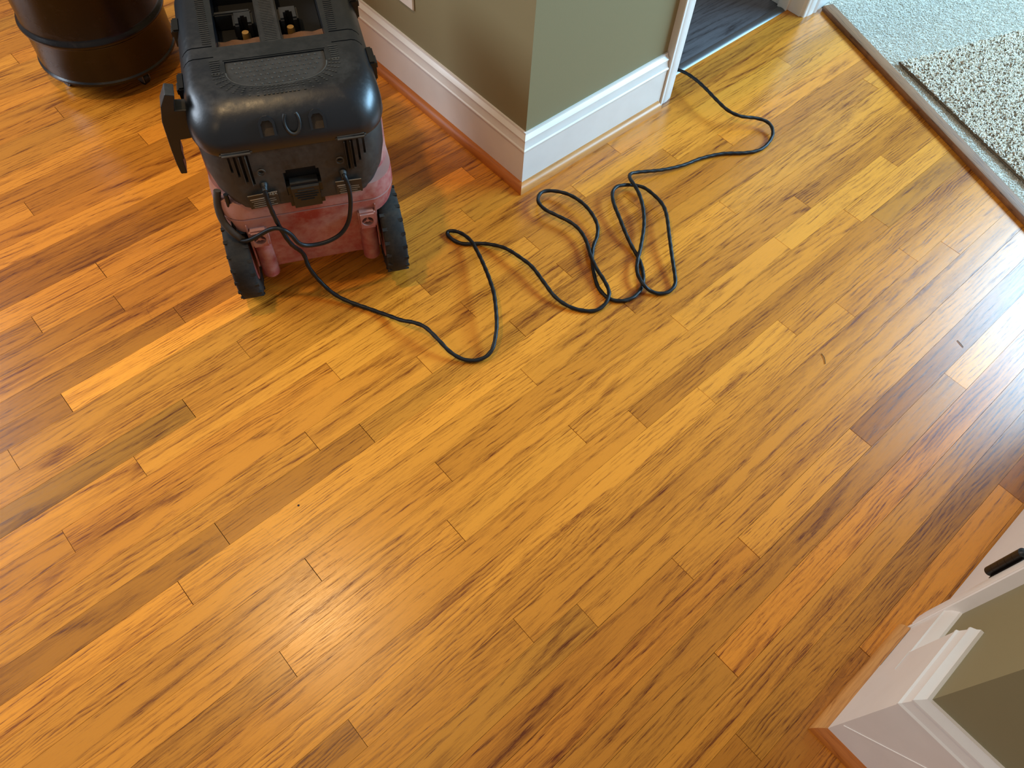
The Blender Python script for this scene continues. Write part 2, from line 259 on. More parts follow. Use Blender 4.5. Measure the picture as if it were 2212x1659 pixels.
# ================================================================ floor
bm = bmesh.new(); box(bm, -1.4, 3.6, -1.3, 3.4, -.04, -.0195)
floor = struct(obj('floor', bm, M_sub))
def clip(poly, n, d):
    """keep the side where n.p <= d"""
    out = []
    for i, p in enumerate(poly):
        q = poly[(i + 1) % len(poly)]; a = n[0] * p[0] + n[1] * p[1] - d; b = n[0] * q[0] + n[1] * q[1] - d
        if a <= 0: out.append(p)
        if a * b < 0: t = a / (a - b); out.append((p[0] + (q[0] - p[0]) * t, p[1] + (q[1] - p[1]) * t))
    return out
NO = Vector((2.341, 1.143)); NT_ = Vector((-.357, -.934)); NN = Vector((.934, -.357))     # nosing line
def plank(poly, tone, name='plank', z1=0., m=None, parent=None):
    cx, cy = poly[0]
    bm = bmesh.new(); prism(bm, [(p[0] - cx, p[1] - cy) for p in poly], -.019, 0, lambda a, b, d: (a, b, d))
    o = obj(name, bm, m or M_oak, parent or floor); o.location = (cx, cy, z1)
    t, h = tone; h *= 1.25; t = t ** 1.3; o.color = (t * (1 + .04 * h), t * (1 - .10 * h), t * (1 - .24 * h), 1)
    return o
rnd = random.Random(11)
for r, u0, u1, t, h in PLANKS:
    g = .00016 + .00024 * rnd.random(); e = .0003 + .0004 * rnd.random()
    y0, y1 = r * W + g, (r + 1) * W - g
    if y0 > 1.16:                                   # rows that meet the corner of the wall: left room and doorway
        parts = []
        if u0 * W < 1.10: parts.append((u0 * W, min(u1 * W, 1.10)))
        if y0 < 1.22 and u1 * W > 1.60: parts.append((max(u0 * W, 1.60), u1 * W))
    else: parts = [(u0 * W, u1 * W)]
    for x0, x1 in parts:
        P = [(x0 + e, y0), (x1 - e, y0), (x1 - e, y1), (x0 + e, y1)]
        P = clip(P, NN, NN.dot(NO) + .012)
        if x0 > 1.5: P = clip(P, (0, 1), 1.228)
        P = clip(P, (0, -1), .9)
        if len(P) > 2: plank(P, (t, h), z1=-.00012 * rnd.random())
# dark vinyl boards of the room behind the doorway
vin = struct(obj('floor', (lambda b: (box(b, 1.62, 3.3, 1.236, 3.3, -.019, -.012), b)[1])(bmesh.new()), M_sub))
rnd = random.Random(4)
y = 1.238; k = 0
while y < 3.2:
    x = 1.62 - rnd.uniform(0, .6)
    while x < 3.3:
        x2 = x + 1.2; a, b = max(x, 1.62), min(x2, 3.3)
        if b - a > .02:
            o = plank([(a + .0005, y + .0005), (b - .0005, y + .0005), (b - .0005, y + .1515), (a + .0005, y + .1515)], (rnd.uniform(.75, 1.2), 0), z1=0, m=M_vinyl, parent=vin)
            o.data.transform(Matrix.Scale(.55, 4, (0, 0, 1)))
        x = x2
    y += .152
# ================================================================ walls
H = 2.6
def bx(name, m, *a, bev=0, parent=None, kind=True, sm=None):
    bm = bmesh.new(); box(bm, *a, bev=bev); o = obj(name, bm, m, parent, sm)
    return struct(o) if kind and parent is None else o
WX, WY = 1.064, 1.173                                # faces of the two walls of the corner
bm = bmesh.new(); prism(bm, [(WX, WY), (1.626, WY), (1.626, WY + .112), (WX + .115, WY + .112), (WX + .115, 3.4), (WX, 3.4)], 0, H, lambda a, b, d: (a, b, d))
struct(obj('wall_corner', bm, M_wall))
bx('wall_back', M_wall, 2.278, 3.3, WY, WY + .112, 0, H)
bm = bmesh.new(); box(bm, 1.626, 2.278, WY, WY + .112, 2.06, H); struct(obj('wall_lintel', bm, M_wall))
# baseboards: profile (distance from wall, height)
BP = [(0, 0), (.016, 0), (.016, .118), (.0175, .1185), (.0195, .122), (.0195, .125), (.0165, .1275), (.0145, .134), (.013, .142), (.0125, .148), (.0145, .149), (.0145, .1515), (.009, .156), (.0055, .160), (.005, .165), (0, .165)]
def run(bm, prof, f):
    """sweep prof between two mitred ends; f(d,h,end) -> point"""
    A = [bm.verts.new(f(d, h, 0)) for d, h in prof]; B = [bm.verts.new(f(d, h, 1)) for d, h in prof]; n = len(prof)
    bm.faces.new(A); bm.faces.new(B[::-1])
    for i in range(n): bm.faces.new((A[i], B[i], B[(i + 1) % n], A[(i + 1) % n]))
bm = bmesh.new(); run(bm, BP, lambda d, h, e: (WX - d, 3.4, h) if e else (WX - d, WY - d, h)); struct(obj('baseboard_left', bm, M_white, smooth=25))
bm = bmesh.new(); run(bm, BP, lambda d, h, e: (1.574, WY - d, h) if e else (WX - d, WY - d, h)); struct(obj('baseboard_right', bm, M_white, smooth=25))
SP = [(0, 0)] + [(.001 + .017 * (1 if i == 0 else math.cos(math.pi / 2 * i / 8)), .004 + .018 * math.sin(math.pi / 2 * i / 8)) for i in range(9)] + [(0, .022)]
SP[1] = (.018, .004); SP.insert(1, (.018, 0))
b0, b1 = WX - .016, WY - .016
bm = bmesh.new(); run(bm, SP, lambda d, h, e: (b0 - d, 3.4, h) if e else (b0 - d, b1 - d, h)); struct(obj('trim_1', bm, M_oaktrim_y_shaded, smooth=40))
bm = bmesh.new(); run(bm, SP, lambda d, h, e: (1.566, b1 - d, h) if e else (b0 - d, b1 - d, h)); struct(obj('trim_2', bm, M_oaktrim, smooth=40))
# door casings, profile across the width (x from opening edge, y proud)
def casing(name, xo, sgn, ww=.056, yf=WY, dn=1, top=2.1):
    pr = [(0, 0), (0, .010), (.003, .0125), (.010, .0140), (.014, .0142), (.017, .0158), (.024, .0170), (ww - .020, .0176), (ww - .016, .0165), (ww - .012, .0180), (ww - .006, .0205), (ww - .002, .0208), (ww, .019), (ww, 0)]
    bm = bmesh.new(); prism(bm, [(xo + sgn * a, yf - dn * b) for a, b in pr], 0, top, lambda a, b, d: (a, b, d))
    return struct(obj(name, bm, M_white, smooth=20))
casing('trim_3', 1.632, -1)
casing('trim_4', 2.262, 1, ww=.062)
def jamb(x0, x1, stop):
    bm = bmesh.new(); box(bm, x0, x1, WY - .002, WY + .116, 0, 2.06, bev=.001); box(bm, *stop, WY + .045, WY + .08, 0, 2.05, bev=.001); return bm
struct(obj('trim_5', jamb(1.626, 1.640, (1.640, 1.651)), M_white)); struct(obj('trim_6', jamb(2.256, 2.278, (2.245, 2.256)), M_white))
# baseboard right of the doorway
bm = bmesh.new(); run(bm, BP, lambda d, h, e: (3.3, WY - d, h) if e else (2.324, WY - d, h)); struct(obj('baseboard_back', bm, M_white, smooth=25))
# near wall at lower right
PX, PY = .602, -.173
bx('wall_near', M_wall, PX, .850, -.30, PY, 0, H)
bm = bmesh.new(); box(bm, PX, .72, -1.2, -.30, 0, H); struct(obj('wall_near_side', bm, M_wall))
casing('trim_10', 1.70, 1, ww=.060, yf=PY, dn=-1)
bx('wall_near_far', M_wall, 1.705, 1.80, -.30, PY, 0, H)
TP = [(0, 0), (.018, 0), (.018, .262), (.0195, .264), (.0195, .268), (.0165, .271), (.0150, .278), (.013, .288), (.0125, .294), (.0150, .2955), (.0145, .299), (.008, .305), (.005, .312), (0, .312)]
TP = [(d, h * .272 / .262 if h <= .262 else h + .010) for d, h in TP]
bm = bmesh.new(); run(bm, TP, lambda d, h, e: (.742, PY + d, h) if e else (PX - d, PY + d, h)); struct(obj('baseboard_near', bm, M_white, smooth=25))
bm = bmesh.new(); run(bm, TP, lambda d, h, e: (PX - d, -1.2, h) if e else (PX - d, PY + d, h)); bs = struct(obj('baseboard_near_side', bm, M_white, smooth=25))
# painted-over stair-skirt joint running diagonally up the side board
bm = bmesh.new(); X = PX - .018
P0, P1 = Vector((0, -.160, .079)), Vector((0, -.262, .192)); dd = (P1 - P0).normalized() * .05; q = Vector((0, dd.z, -dd.y)).normalized() * .0016
prism(bm, [(P0 + q), (P1 + q), (P1 - q), (P0 - q)], 0, .0009, lambda a, b, d: (X - d, 0, 0)) if False else None
v = [Vector((X - d, (c).y, (c).z)) for d in (-.001, .0010) for c in (P0 + q, P1 + q, P1 - q, P0 - q)]
vs = [bm.verts.new(c) for c in v]
for f in ((0, 1, 2, 3), (4, 5, 6, 7), (0, 1, 5, 4), (1, 2, 6, 5), (2, 3, 7, 6), (3, 0, 4, 7)): bm.faces.new([vs[i] for i in f])
o = obj('caulk_line', bm, M_white, bs)
LP = [(0, 0), (.0175, 0), (.0175, .130), (.0185, .131), (.0185, .134), (.0160, .136), (.012, .150), (.004, .162), (0, .163)]
bm = bmesh.new(); run(bm, LP, lambda d, h, e: (.852, PY + d, h) if e else (.742, PY + d, h)); struct(obj('baseboard_near_low', bm, M_white, smooth=25))
bm = bmesh.new(); box(bm, .700, .745, PY + .0182, PY + .0190, .1285, .1305); obj('seam_line', bm, M_white, bpy.data.objects['baseboard_near'])
c0, c1 = PX - .018, PY + .018
bm = bmesh.new(); run(bm, SP, lambda d, h, e: (.842, c1 + d * .9, h) if e else (c0 - d, c1 + d, h))
s1 = struct(obj('trim_7', bm, M_oaktrim, smooth=40))
bm = bmesh.new(); run(bm, SP, lambda d, h, e: (c0 - d, -1.2, h) if e else (c0 - d, c1 + d, h)); struct(obj('trim_8', bm, M_oaktrim_y_shaded, smooth=40))
casing('trim_9', .908, -1, ww=.060, yf=PY, dn=-1)
# white door of the near wall, closed, with black hinge
d1 = struct(obj('door_1', (lambda b: (box(b, .912, 1.70, PY - .040, PY - .004, .006, 2.03, bev=.0012), b)[1])(bmesh.new()), M_white))
bm = bmesh.new()
for i, (z0, z1) in enumerate(((.196, .2145), (.2150, .2335), (.2340, .2525), (.2530, .2715), (.2720, .2905))): cyl(bm, (.9255, PY + .0160, z0), .0082, z1 - z0, n=20)
cyl(bm, (.9255, PY + .0160, .2905), .0062, .003, n=16, r2=.003); cyl(bm, (.9255, PY + .0160, .1935), .0035, .0025, n=16, r2=.0062)
box(bm, .9125, .9255, PY + .0085, PY + .0110, .1985, .2885); box(bm, .9225, .9250, PY - .006, PY + .012, .1985, .2885)
obj('hinge', bm, M_blackmetal, d1, smooth=35)
# cover plate on the left wall
t = thing('outlet_plate', (WX, 1.603, .260), 0, 'small white wall plate on the olive wall above the long white baseboard', 'wall plate')
bm = bmesh.new(); box(bm, -.006, 0, 0, .070, 0, .114, bev=.002); obj('cover', bm, M_plate, t)
bm = bmesh.new(); box(bm, -.0075, -.004, .018, .052, .020, .048, bev=.002); box(bm, -.0075, -.004, .018, .052, .066, .094, bev=.002); obj('socket', bm, M_plate, t)
bm = bmesh.new(); cyl(bm, (-.0075, .035, .057), .003, .004, 'x', 12); obj('screw', bm, M_metal, t)
# ================================================================ threshold, nosing, carpet, rug
bm = bmesh.new(); pr = [(0, 0), (.003, .0028), (.009, .0045), (.018, .0048), (.025, .003), (.028, 0)]
prism(bm, [(WY + .050 + a - .004, b) for a, b in pr], 1.6525, 2.2435, lambda a, b, d: (d, a, b))
tag(obj('threshold_strip', bm, M_metal, smooth=40), 'silver metal threshold strip across the doorway to the dark grey floor', 'threshold')
def diag(s, n_, z): return (NO.x + NT_.x * s + NN.x * n_, NO.y + NT_.y * s + NN.y * n_, z)
pr = [(0.002, 0), (0.0, .006), (.0008, .013), (.003, .0165), (.006, .0175), (.035, .0178), (.039, .016), (.039, 0)]
bm = bmesh.new(); prism(bm, pr, -.004, 1.62, lambda a, b, d: (d, a, b)); 
Mn = Matrix(((NT_.x, NN.x, 0, NO.x), (NT_.y, NN.y, 0, NO.y), (0, 0, 1, 0), (0, 0, 0, 1)))
o = obj('wood_edge_strip', bm, M_nose, smooth=30); o.matrix_world = Mn
tag(o, 'brown oak edge strip between the plank floor and the pale carpet', 'edge strip')
def pile(name, parent, inside, n, h, lean, wd, seed, zf, mats):
    rn = random.Random(seed); V = []; F = []; mi = []
    x0, x1, y0, y1 = inside['box']
    c = 0
    while c < n:
        x, y = rn.uniform(x0, x1), rn.uniform(y0, y1)
        if not inside['f'](x, y): continue
        c += 1; a = rn.uniform(0, 2 * math.pi); hh = h * rn.uniform(.7, 1.15); b = rn.uniform(0, 2 * math.pi)
        lx, ly = lean[0] + math.cos(b) * h * .8, lean[1] + math.sin(b) * h * .8
        ux, uy = math.cos(a) * wd, math.sin(a) * wd; z = zf; i = len(V)
        V += [(x - ux, y - uy, z), (x + ux, y + uy, z), (x - uy * .9, y + ux * .9, z),
              (x - ux * .8 + lx * .5, y - uy * .8 + ly * .5, z + hh * .7), (x + ux * .8 + lx * .5, y + uy * .8 + ly * .5, z + hh * .7), (x - uy * .7 + lx * .5, y + ux * .7 + ly * .5, z + hh * .7),
              (x + lx, y + ly, z + hh * .95)]
        F += [(i, i + 1, i + 4, i + 3), (i + 1, i + 2, i + 5, i + 4), (i + 2, i, i + 3, i + 5), (i + 3, i + 4, i + 6), (i + 4, i + 5, i + 6), (i + 5, i + 3, i + 6)]
        m = rn.random(); k = 0
        for q, (w_, _) in enumerate(mats):
            if m < w_: k = q; break
        mi += [k] * 6
    me = bpy.data.meshes.new(name); me.from_pydata(V, [], F)
    for _, m in mats: me.materials.append(m)
    me.polygons.foreach_set('material_index', mi); me.update()
    o = bpy.data.objects.new(name, me); COL.objects.link(o); o.parent = parent; o['kind'] = 'stuff'; return o
M_carpet = plain('pale_carpet', rgb(232, 226, 214), .95, .5, 300, spec=.1)
M_carpet2 = plain('pale_carpet_darker', rgb(214, 208, 194), .95, spec=.1)  # slightly darker carpet colour, for the base and random tufts
M_yarn = plain('cream_yarn', rgb(246, 238, 222), .95, spec=.1); M_yarn2 = plain('brown_yarn', rgb(164, 128, 98), .95, spec=.1); M_yarn3 = plain('tan_yarn', rgb(224, 206, 180), .95, spec=.1)
M_back = plain('rug_edge_binding', rgb(112, 92, 72), .9, .4, 300, spec=.1)
def cf(x, y):
    d = NN.dot(Vector((x, y)) - NO); return d > .041 and y < WY - .022
cp = [tuple(NO + NN * .0395), (NO + NN * .0395 + NT_ * 1.75)[:], (3.4, -.9), (3.4, WY - .021), (2.36, WY - .021)]
cp = [tuple(p)[:2] for p in cp]
bm = bmesh.new(); prism(bm, cp, 0, .009, lambda a, b, d: (a, b, d)); carpet = tag(obj('carpet', bm, M_carpet2), 'pale wall-to-wall carpet beyond the brown wood edge strip', 'carpet')
pile('pile', carpet, dict(box=(1.95, 3.35, -.2, 1.15), f=lambda x, y: cf(x, y) and (x - 2.0) < 1.35 and not (((x - 2.300) * .951 - (y - .81) * .309) > 0.03 and (-(x - 2.300) * .309 - (y - .81) * .951) > .03)), 76000, .0055, (-.003, .003), .0013, 3, .008, [(.7, M_carpet), (1.1, M_carpet2)])
ru = Matrix(((.951, -.309, 0, 2.288), (-.309, -.951, 0, .822), (0, 0, 1, .0155), (0, 0, 0, 1)))
rug = thing('rug', (2.288, .822, .016), 0, 'shaggy cream rug with brown flecks lying on the pale carpet', 'rug'); rug.matrix_world = ru @ Matrix.Scale(-1, 4, (0, 0, 1)) @ Matrix.Scale(-1, 4, (0, 0, 1))
bm = bmesh.new(); box(bm, 0, .9, 0, .85, 0, .005, bev=.0015); obj('backing', bm, M_back, rug)
bm = bmesh.new(); box(bm, -.003, .006, -.003, .853, .000, .007, bev=.002); obj('binding', bm, M_back, rug)
pile('pile', rug, dict(box=(.0, .88, .0, .83), f=lambda x, y: True), 40000, .0065, (-.001, .0), .0028, 8, .004, [(.88, M_yarn), (.93, M_yarn2), (1.1, M_yarn3)])
# ================================================================ steel drum on castors
drum = thing('drum', (.477, 2.250, 0), .3, 'dark brown metal drum with a rolled rib, on castors behind the vacuum', 'drum')
M_drum = dusty('drum_enamel', rgb(10, 5, 4), rgb(56, 42, 36), .60, 1.05, .26, .6, 6, up=.1, spec=.4, streak=2.5)
bm = bmesh.new(); Rr = .178
prof = [(Rr - .012, .052), (Rr - .002, .050), (Rr + .003, .054), (Rr + .003, .060), (Rr - .001, .064), (Rr - .002, .100), (Rr - .002, .155), (Rr, .160), (Rr + .006, .165), (Rr + .0075, .170), (Rr + .006, .175), (Rr, .180), (Rr - .002, .186), (Rr - .002, .36), (Rr, .365), (Rr + .0075, .375), (Rr, .385), (Rr - .002, .39), (Rr - .002, .585), (Rr + .004, .590), (Rr + .004, .600), (Rr - .004, .600), (Rr - .004, .58), (Rr - .006, .57)]
lathe(bm, prof, 96); obj('body', bm, M_drum, drum, smooth=35)
bm = bmesh.new(); cyl(bm, (0, 0, .042), Rr - .02, .010, n=64); obj('dolly_plate', bm, M_blackmetal, drum)
for k in range(4):
    a = math.radians(-98 + 90 * k); x, y = .142 * math.cos(a), .142 * math.sin(a)
    bm = bmesh.new(); box(bm, x - .014, x + .014, y - .014, y + .014, .038, .042); box(bm, x - .012, x - .009, y - .010, y + .014, .014, .040); box(bm, x + .009, x + .012, y - .010, y + .014, .014, .040)
    c = obj('castor', bm, M_metal, drum)
    bm = bmesh.new(); cyl(bm, (x - .007, y + .006, .0172), .017, .014, 'x', 24); obj('castor_wheel', bm, M_blackmetal, c, smooth=40)
# ================================================================ vacuum
vac = thing('wet_dry_vacuum', (.487, 1.215, 0), math.radians(-25.247), 'dusty black and red wet and dry vacuum cleaner standing by the corner', 'vacuum')
M_vb = dusty('vac_black_gloss', rgb(17, 20, 24), rgb(54, 49, 42), .80, 1.36, .33, .8, 7, up=.36, spec=.6)
M_vt = dusty('vac_black_matte', rgb(22, 22, 22), rgb(64, 58, 49), .62, 1.40, .45, .9, 9, up=.45)
M_vh = dusty('vac_housing_dusty', rgb(26, 24, 23), rgb(78, 69, 58), .40, .80, .5, .9, 8, up=.3, streak=.6)
M_vr = dusty('vac_red', rgb(146, 44, 46), rgb(178, 126, 112), .34, .62, .42, .8, 5.5, up=.3, streak=1.2)
M_tyre = dusty('tyre_rubber', rgb(28, 27, 26), rgb(60, 55, 48), .42, .80, .75, .92, 14, up=.1, spec=.3)
M_rib = dusty('dusty_rib', rgb(42, 40, 36), rgb(90, 83, 70), .5, 1.2, .6, .9, 14, up=.3)
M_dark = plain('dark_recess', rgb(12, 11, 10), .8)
M_dust = plain('wood_dust', rgb(110, 70, 34), .95, .8, 90, var=.6, vcol=rgb(86, 58, 34), vscale=26)
M_lab = plain('label_film', rgb(40, 36, 32), .5); M_ink = plain('label_print', rgb(170, 158, 138), .5)
def section(hw, br, bf, z, n=2.9, N=96, ra=None):
    """rounded-rectangle ring (a across, b along); br = rear face nearest the camera, bf = front; rear face bulges"""
    rb = max(.03, .075 - (n - 2.7) * .02) + .0; ra = rb * .85; out = []; K = N // 4
    for cxs, cbs, t0 in ((1, 1, 0), (-1, 1, 1), (-1, -1, 2), (1, -1, 3)):
        cx = cxs * (hw - ra); cb = (bf - rb) if cbs > 0 else (br + rb)
        for i in range(K):
            t = math.pi / 2 * (t0 + i / (K - 1)); out.append((cx + ra * math.cos(t), cb + rb * math.sin(t)))
    bul = .012
    return [(x, y + (bul * (x / hw) ** 2 if y < (br + bf) / 2 else -bul * (x / hw) ** 2), z) for x, y in out]
def loft(bm, secs):
    rings = [[bm.verts.new(p) for p in s] for s in secs]
    N = len(rings[0])
    for A, B in zip(rings, rings[1:]):
        for i in range(N): bm.faces.new((A[i], A[(i + 1) % N], B[(i + 1) % N], B[i]))
    bm.faces.new(rings[0]); bm.faces.new(rings[-1][::-1])
BF = .50
# red container
bm = bmesh.new()
loft(bm, [section(.150, .012, BF - .04, .060, 4.2), section(.152, .006, BF - .035, .075, 4.2), section(.162, .000, BF - .02, .130, 4.0), section(.176, -.004, BF - .01, .190, 3.6), section(.184, -.010, BF, .225, 3.4), section(.186, -.011, BF, .2395, 3.3), section(.184, -.008, BF, .2405, 3.3), section(.184, -.008, BF, .2425, 3.3), section(.186, -.011, BF, .2435, 3.3), section(.186, -.010, BF, .262, 3.3), section(.1855, -.004, BF, .2795, 3.3), section(.184, .026, BF, .2805, 3.3), section(.183, .030, BF, .370, 3.3), section(.180, .032, BF, .402, 3.3)])
tank = obj('tank', bm, M_vr, vac)
bm = bmesh.new()
box(bm, -.083, .083, -.1, .6, .02, .072)
for s in (-1, 1):
    cyl(bm, (s * .112, -.1, .060), .015, .3, 'y', 20); cyl(bm, (s * .083, -.1, .050), .022, .7, 'y', 24)
    box(bm, min(s * .138, s * .30), max(s * .138, s * .30), -.08, .150, -.01, .10)
    cyl(bm, (s * .138 if s > 0 else -.30, .040, .100), .1075, .162, 'x', 48)
cut(tank, bm); shade(tank.data, 35)
bm = bmesh.new(); box(bm, -.2, .2, -.1, .6, .2393, .2437); 
# axle ports and their channels
for s in (-1, 1):
    bm = bmesh.new(); cyl(bm, (s * .114, .010, .060), .0185, .108, 'z', 24); obj('channel', bm, M_vr, vac, smooth=40)
    bm = bmesh.new(); box(bm, s * .114 - .019, s * .114 + .019, -.0165, .02, .166, .214, bev=.004)
    p = obj('port_housing', bm, M_vr, vac); c = bmesh.new(); cyl(c, (s * .114, -.03, .190), .0125, .026, 'y', 24); cut(p, c); shade(p.data, 35)
    bm = bmesh.new(); cyl(bm, (s * .114, -.014, .190), .0038, .010, 'y', 12)
    for k in range(3):
        a = math.radians(90 + 120 * k); x, z = s * .114 + .0075 * math.cos(a), .190 + .0075 * math.sin(a)
        M = Matrix.Translation((x, 0, z)) @ Matrix.Rotation(-a, 4, 'Y'); box(bm, -.005, .005, -.013, -.004, -.0012, .0012, M)
    obj('spoke', bm, M_vr, p)
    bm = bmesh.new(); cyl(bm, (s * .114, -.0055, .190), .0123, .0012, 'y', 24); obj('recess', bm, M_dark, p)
    bm = bmesh.new(); box(bm, s * .134 - .0015, s * .134 + .0015, -.008, .014, .100, .228, bev=.001); obj('rib', bm, M_vr, vac)
# wheels
for s in (-1, 1):
    x0 = s * .165 - .024
    bm = bmesh.new(); N = 96; prof = [(.060, .004), (.072, .001), (.090, 0), (.0965, .003), (.100, .009), (.1005, .024), (.100, .039), (.0965, .045), (.090, .048), (.072, .047), (.060, .044)]
    lathe(bm, prof, N, (x0, .040, .1003), 'x')
    wlo = obj('wheel', bm, M_tyre, vac, smooth=30)
    bm = bmesh.new()
    for k in range(40):
        a = 2 * math.pi * k / 40; M = Matrix.Translation((0, .040, .1003)) @ Matrix.Rotation(a, 4, 'X')
        box(bm, x0 + (.0 if k % 2 else .036), x0 + (.012 if k % 2 else .048), -.0035, .0035, .0955, .1000, M)
    c = obj('tread', bm, M_tyre, wlo); c['kind'] = 'stuff'
    bm = bmesh.new(); cyl(bm, (x0 + .002, .040, .1003), .062, .044, 'x', 40); obj('hub', bm, M_vr, wlo)
for s in (-1, 1):
    bm = bmesh.new(); cyl(bm, (s * .12 - .012, .43, .028), .028, .024, 'x', 32); w_ = obj('front_wheel', bm, M_tyre, vac, smooth=40)
    bm = bmesh.new(); box(bm, s * .12 - .018, s * .12 - .013, .41, .45, .02, .068); box(bm, s * .12 + .013, s * .12 + .018, .41, .45, .02, .068); box(bm, s * .12 - .018, s * .12 + .018, .40, .46, .060, .068); obj('fork', bm, M_blackmetal, w_)
# black rear housing
bm = bmesh.new()
loft(bm, [section(.146, -.0100, BF - .05, .270, 3.6), section(.150, -.0135, BF - .045, .2735, 3.6), section(.168, -.0115, BF - .04, .305, 3.4), section(.1765, -.0080, BF - .03, .340, 3.2), section(.178, -.005, BF - .02, .380, 3.0), section(.176, -.002, BF - .02, .404, 3.0), section(.174, .0, BF - .02, .410, 3.0), section(.172, .002, BF - .02, .418, 3.0)])
hs = obj('motor_housing', bm, M_vh, vac)
# dips lower in the middle: front apron
cutb = bmesh.new()
slots = [(-.1245, .411, .364), (-.114, .406, .352), (-.1025, .403, .338), (-.091, .400, .330), (.096, .403, .332), (.1075, .405, .333), (.119, .410, .348), (.1305, .411, .361)]
for x, zt, zb in slots: box(cutb, x - .0022, x + .0022, -.05, .03, zb, min(zt, .404))
box(cutb, -.034, .036, -.05, .022, .285, .352, bev=.006)
for s in (-1, 1): cyl(cutb, (s * .076 + .003, -.05, .359), .0062, .064, 'y', 20)
cut(hs, cutb); shade(hs.data, 30)
for x, zt, zb in slots:
    bm = bmesh.new(); box(bm, x - .0036, x - .0026, -.0085 if abs(x) < .11 else .004, .03, zb - .001, min(zt, .402)); o = obj('vent_rib', bm, M_vh, vac)
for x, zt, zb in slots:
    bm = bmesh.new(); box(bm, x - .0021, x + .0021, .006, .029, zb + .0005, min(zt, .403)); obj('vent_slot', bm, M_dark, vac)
for s in (-1, 1):
    bm = bmesh.new(); lathe(bm, [(.0063, 0), (.0085, 0), (.0085, .0025), (.0063, .0025)], 24, caps=False); bmesh.ops.transform(bm, matrix=Matrix.Translation((s * .076 + .003, -.0050, .359)) @ Matrix.Rotation(math.pi / 2, 4, 'X'), verts=bm.verts); obj('screw_well', bm, M_vh, vac, smooth=40)
    bm = bmesh.new(); cyl(bm, (s * .076 + .003, .010, .359), .006, .002, 'y', 20); obj('screw', bm, M_dark, vac)
    bm = bmesh.new(); lathe(bm, [(.0080, 0), (.0078, .004), (.0058, .010), (.0052, .016)], 20); bmesh.ops.transform(bm, matrix=Matrix.Translation((s * .0775 + .003, -.004, .328)) @ Matrix.Rotation(math.pi / 2 + .3, 4, 'X'), verts=bm.verts); obj('cord_grommet', bm, M_vt, vac, smooth=40)
# release latch in its pocket
bm = bmesh.new(); box(bm, -.033, .036, -.013, .020, .253, .318, bev=.007); lt = obj('latch', bm, M_vt, vac, smooth=40)
for i in range(5):
    z = .304 - i * .0062; L = (.017, .024, .024, .020, .014)[i]; bm = bmesh.new(); box(bm, .002 - L, .002 + L, -.0148, -.012, z - .0011, z + .0011, bev=.0008); obj('grip_rib', bm, M_vt, lt)
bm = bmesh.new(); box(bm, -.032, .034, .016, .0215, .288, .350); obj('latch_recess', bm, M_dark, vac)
# rating labels
def label(cx, cz, w, h, ry, tlt, txt):
    M = Matrix.Translation((cx, -.0128, cz)) @ Matrix.Rotation(tlt, 4, 'Z') @ Matrix.Rotation(ry, 4, 'Y')
    bm = bmesh.new(); box(bm, -w / 2, w / 2, 0, .0012, -h / 2, h / 2, M); l = obj('label', bm, M_lab, vac)
    bm = bmesh.new(); box(bm, -w / 2, w / 2, -.0004, 0, h / 2 - .0016, h / 2 - .0004, M)
    for i, (a, b) in enumerate(((-.45, .05), (-.42, .38), (-.36, .40), (-.40, .30), (-.38, .42))):
        z = h / 2 - .012 - i * .0052; box(bm, a * w, b * w, -.0003, 0, z - (.0012 if i == 0 else .0005), z + (.0012 if i == 0 else .0004), M)
    obj('print', bm, M_ink, l)
    if txt:
        c = bpy.data.curves.new('lettering', 'FONT'); c.body = txt; c.size = .0085; c.extrude = .0002; c.align_x = 'RIGHT'
        o = bpy.data.objects.new('lettering', c); COL.objects.link(o); dg = bpy.context.evaluated_depsgraph_get()
        me = bpy.data.meshes.new_from_object(o.evaluated_get(dg)); bpy.data.objects.remove(o)
        me.transform(M @ Matrix.Translation((w / 2 - .001, -.0003, h / 2 - .0085)) @ Matrix.Rotation(math.pi / 2, 4, 'X')); link('lettering', me, M_ink, l)
label(-.082, .295, .058, .036, .0, .04, 'REX'); label(.088, .295, .052, .034, 0, -.04, '')
# lid
BT = .4855
bm = bmesh.new()
loft(bm, [section(.174, .004, BF, .402, 3.0), section(.181, -.006, BF + .004, .405, 3.1), section(.1835, -.007, BF + .005, .416, 3.1), section(.183, -.002, BF + .004, .434, 3.1), section(.180, .008, BF, .451, 3.1), section(.174, .022, BF - .008, .466, 3.0), section(.166, .038, BF - .018, .477, 2.9), section(.158, .052, BF - .028, .4835, 2.8), section(.150, .062, BF - .04, BT, 2.7)])
lid = obj('lid', bm, M_vb, vac)
cb = bmesh.new(); box(cb, -.104, .104, .212, .43, .430, .52)                           # tool tray
for z_, b0_, b1_ in ((0, .2155, .2185), (0, .1815, .1842)):                            # two cross grooves
    for s in (-1, 1): box(cb, min(s * .112, s * .172), max(s * .112, s * .172), b0_, b1_, .470, .52)
box(cb, -.0965, .0965, .1665, .1688, .479, .52)
cut(lid, cb)
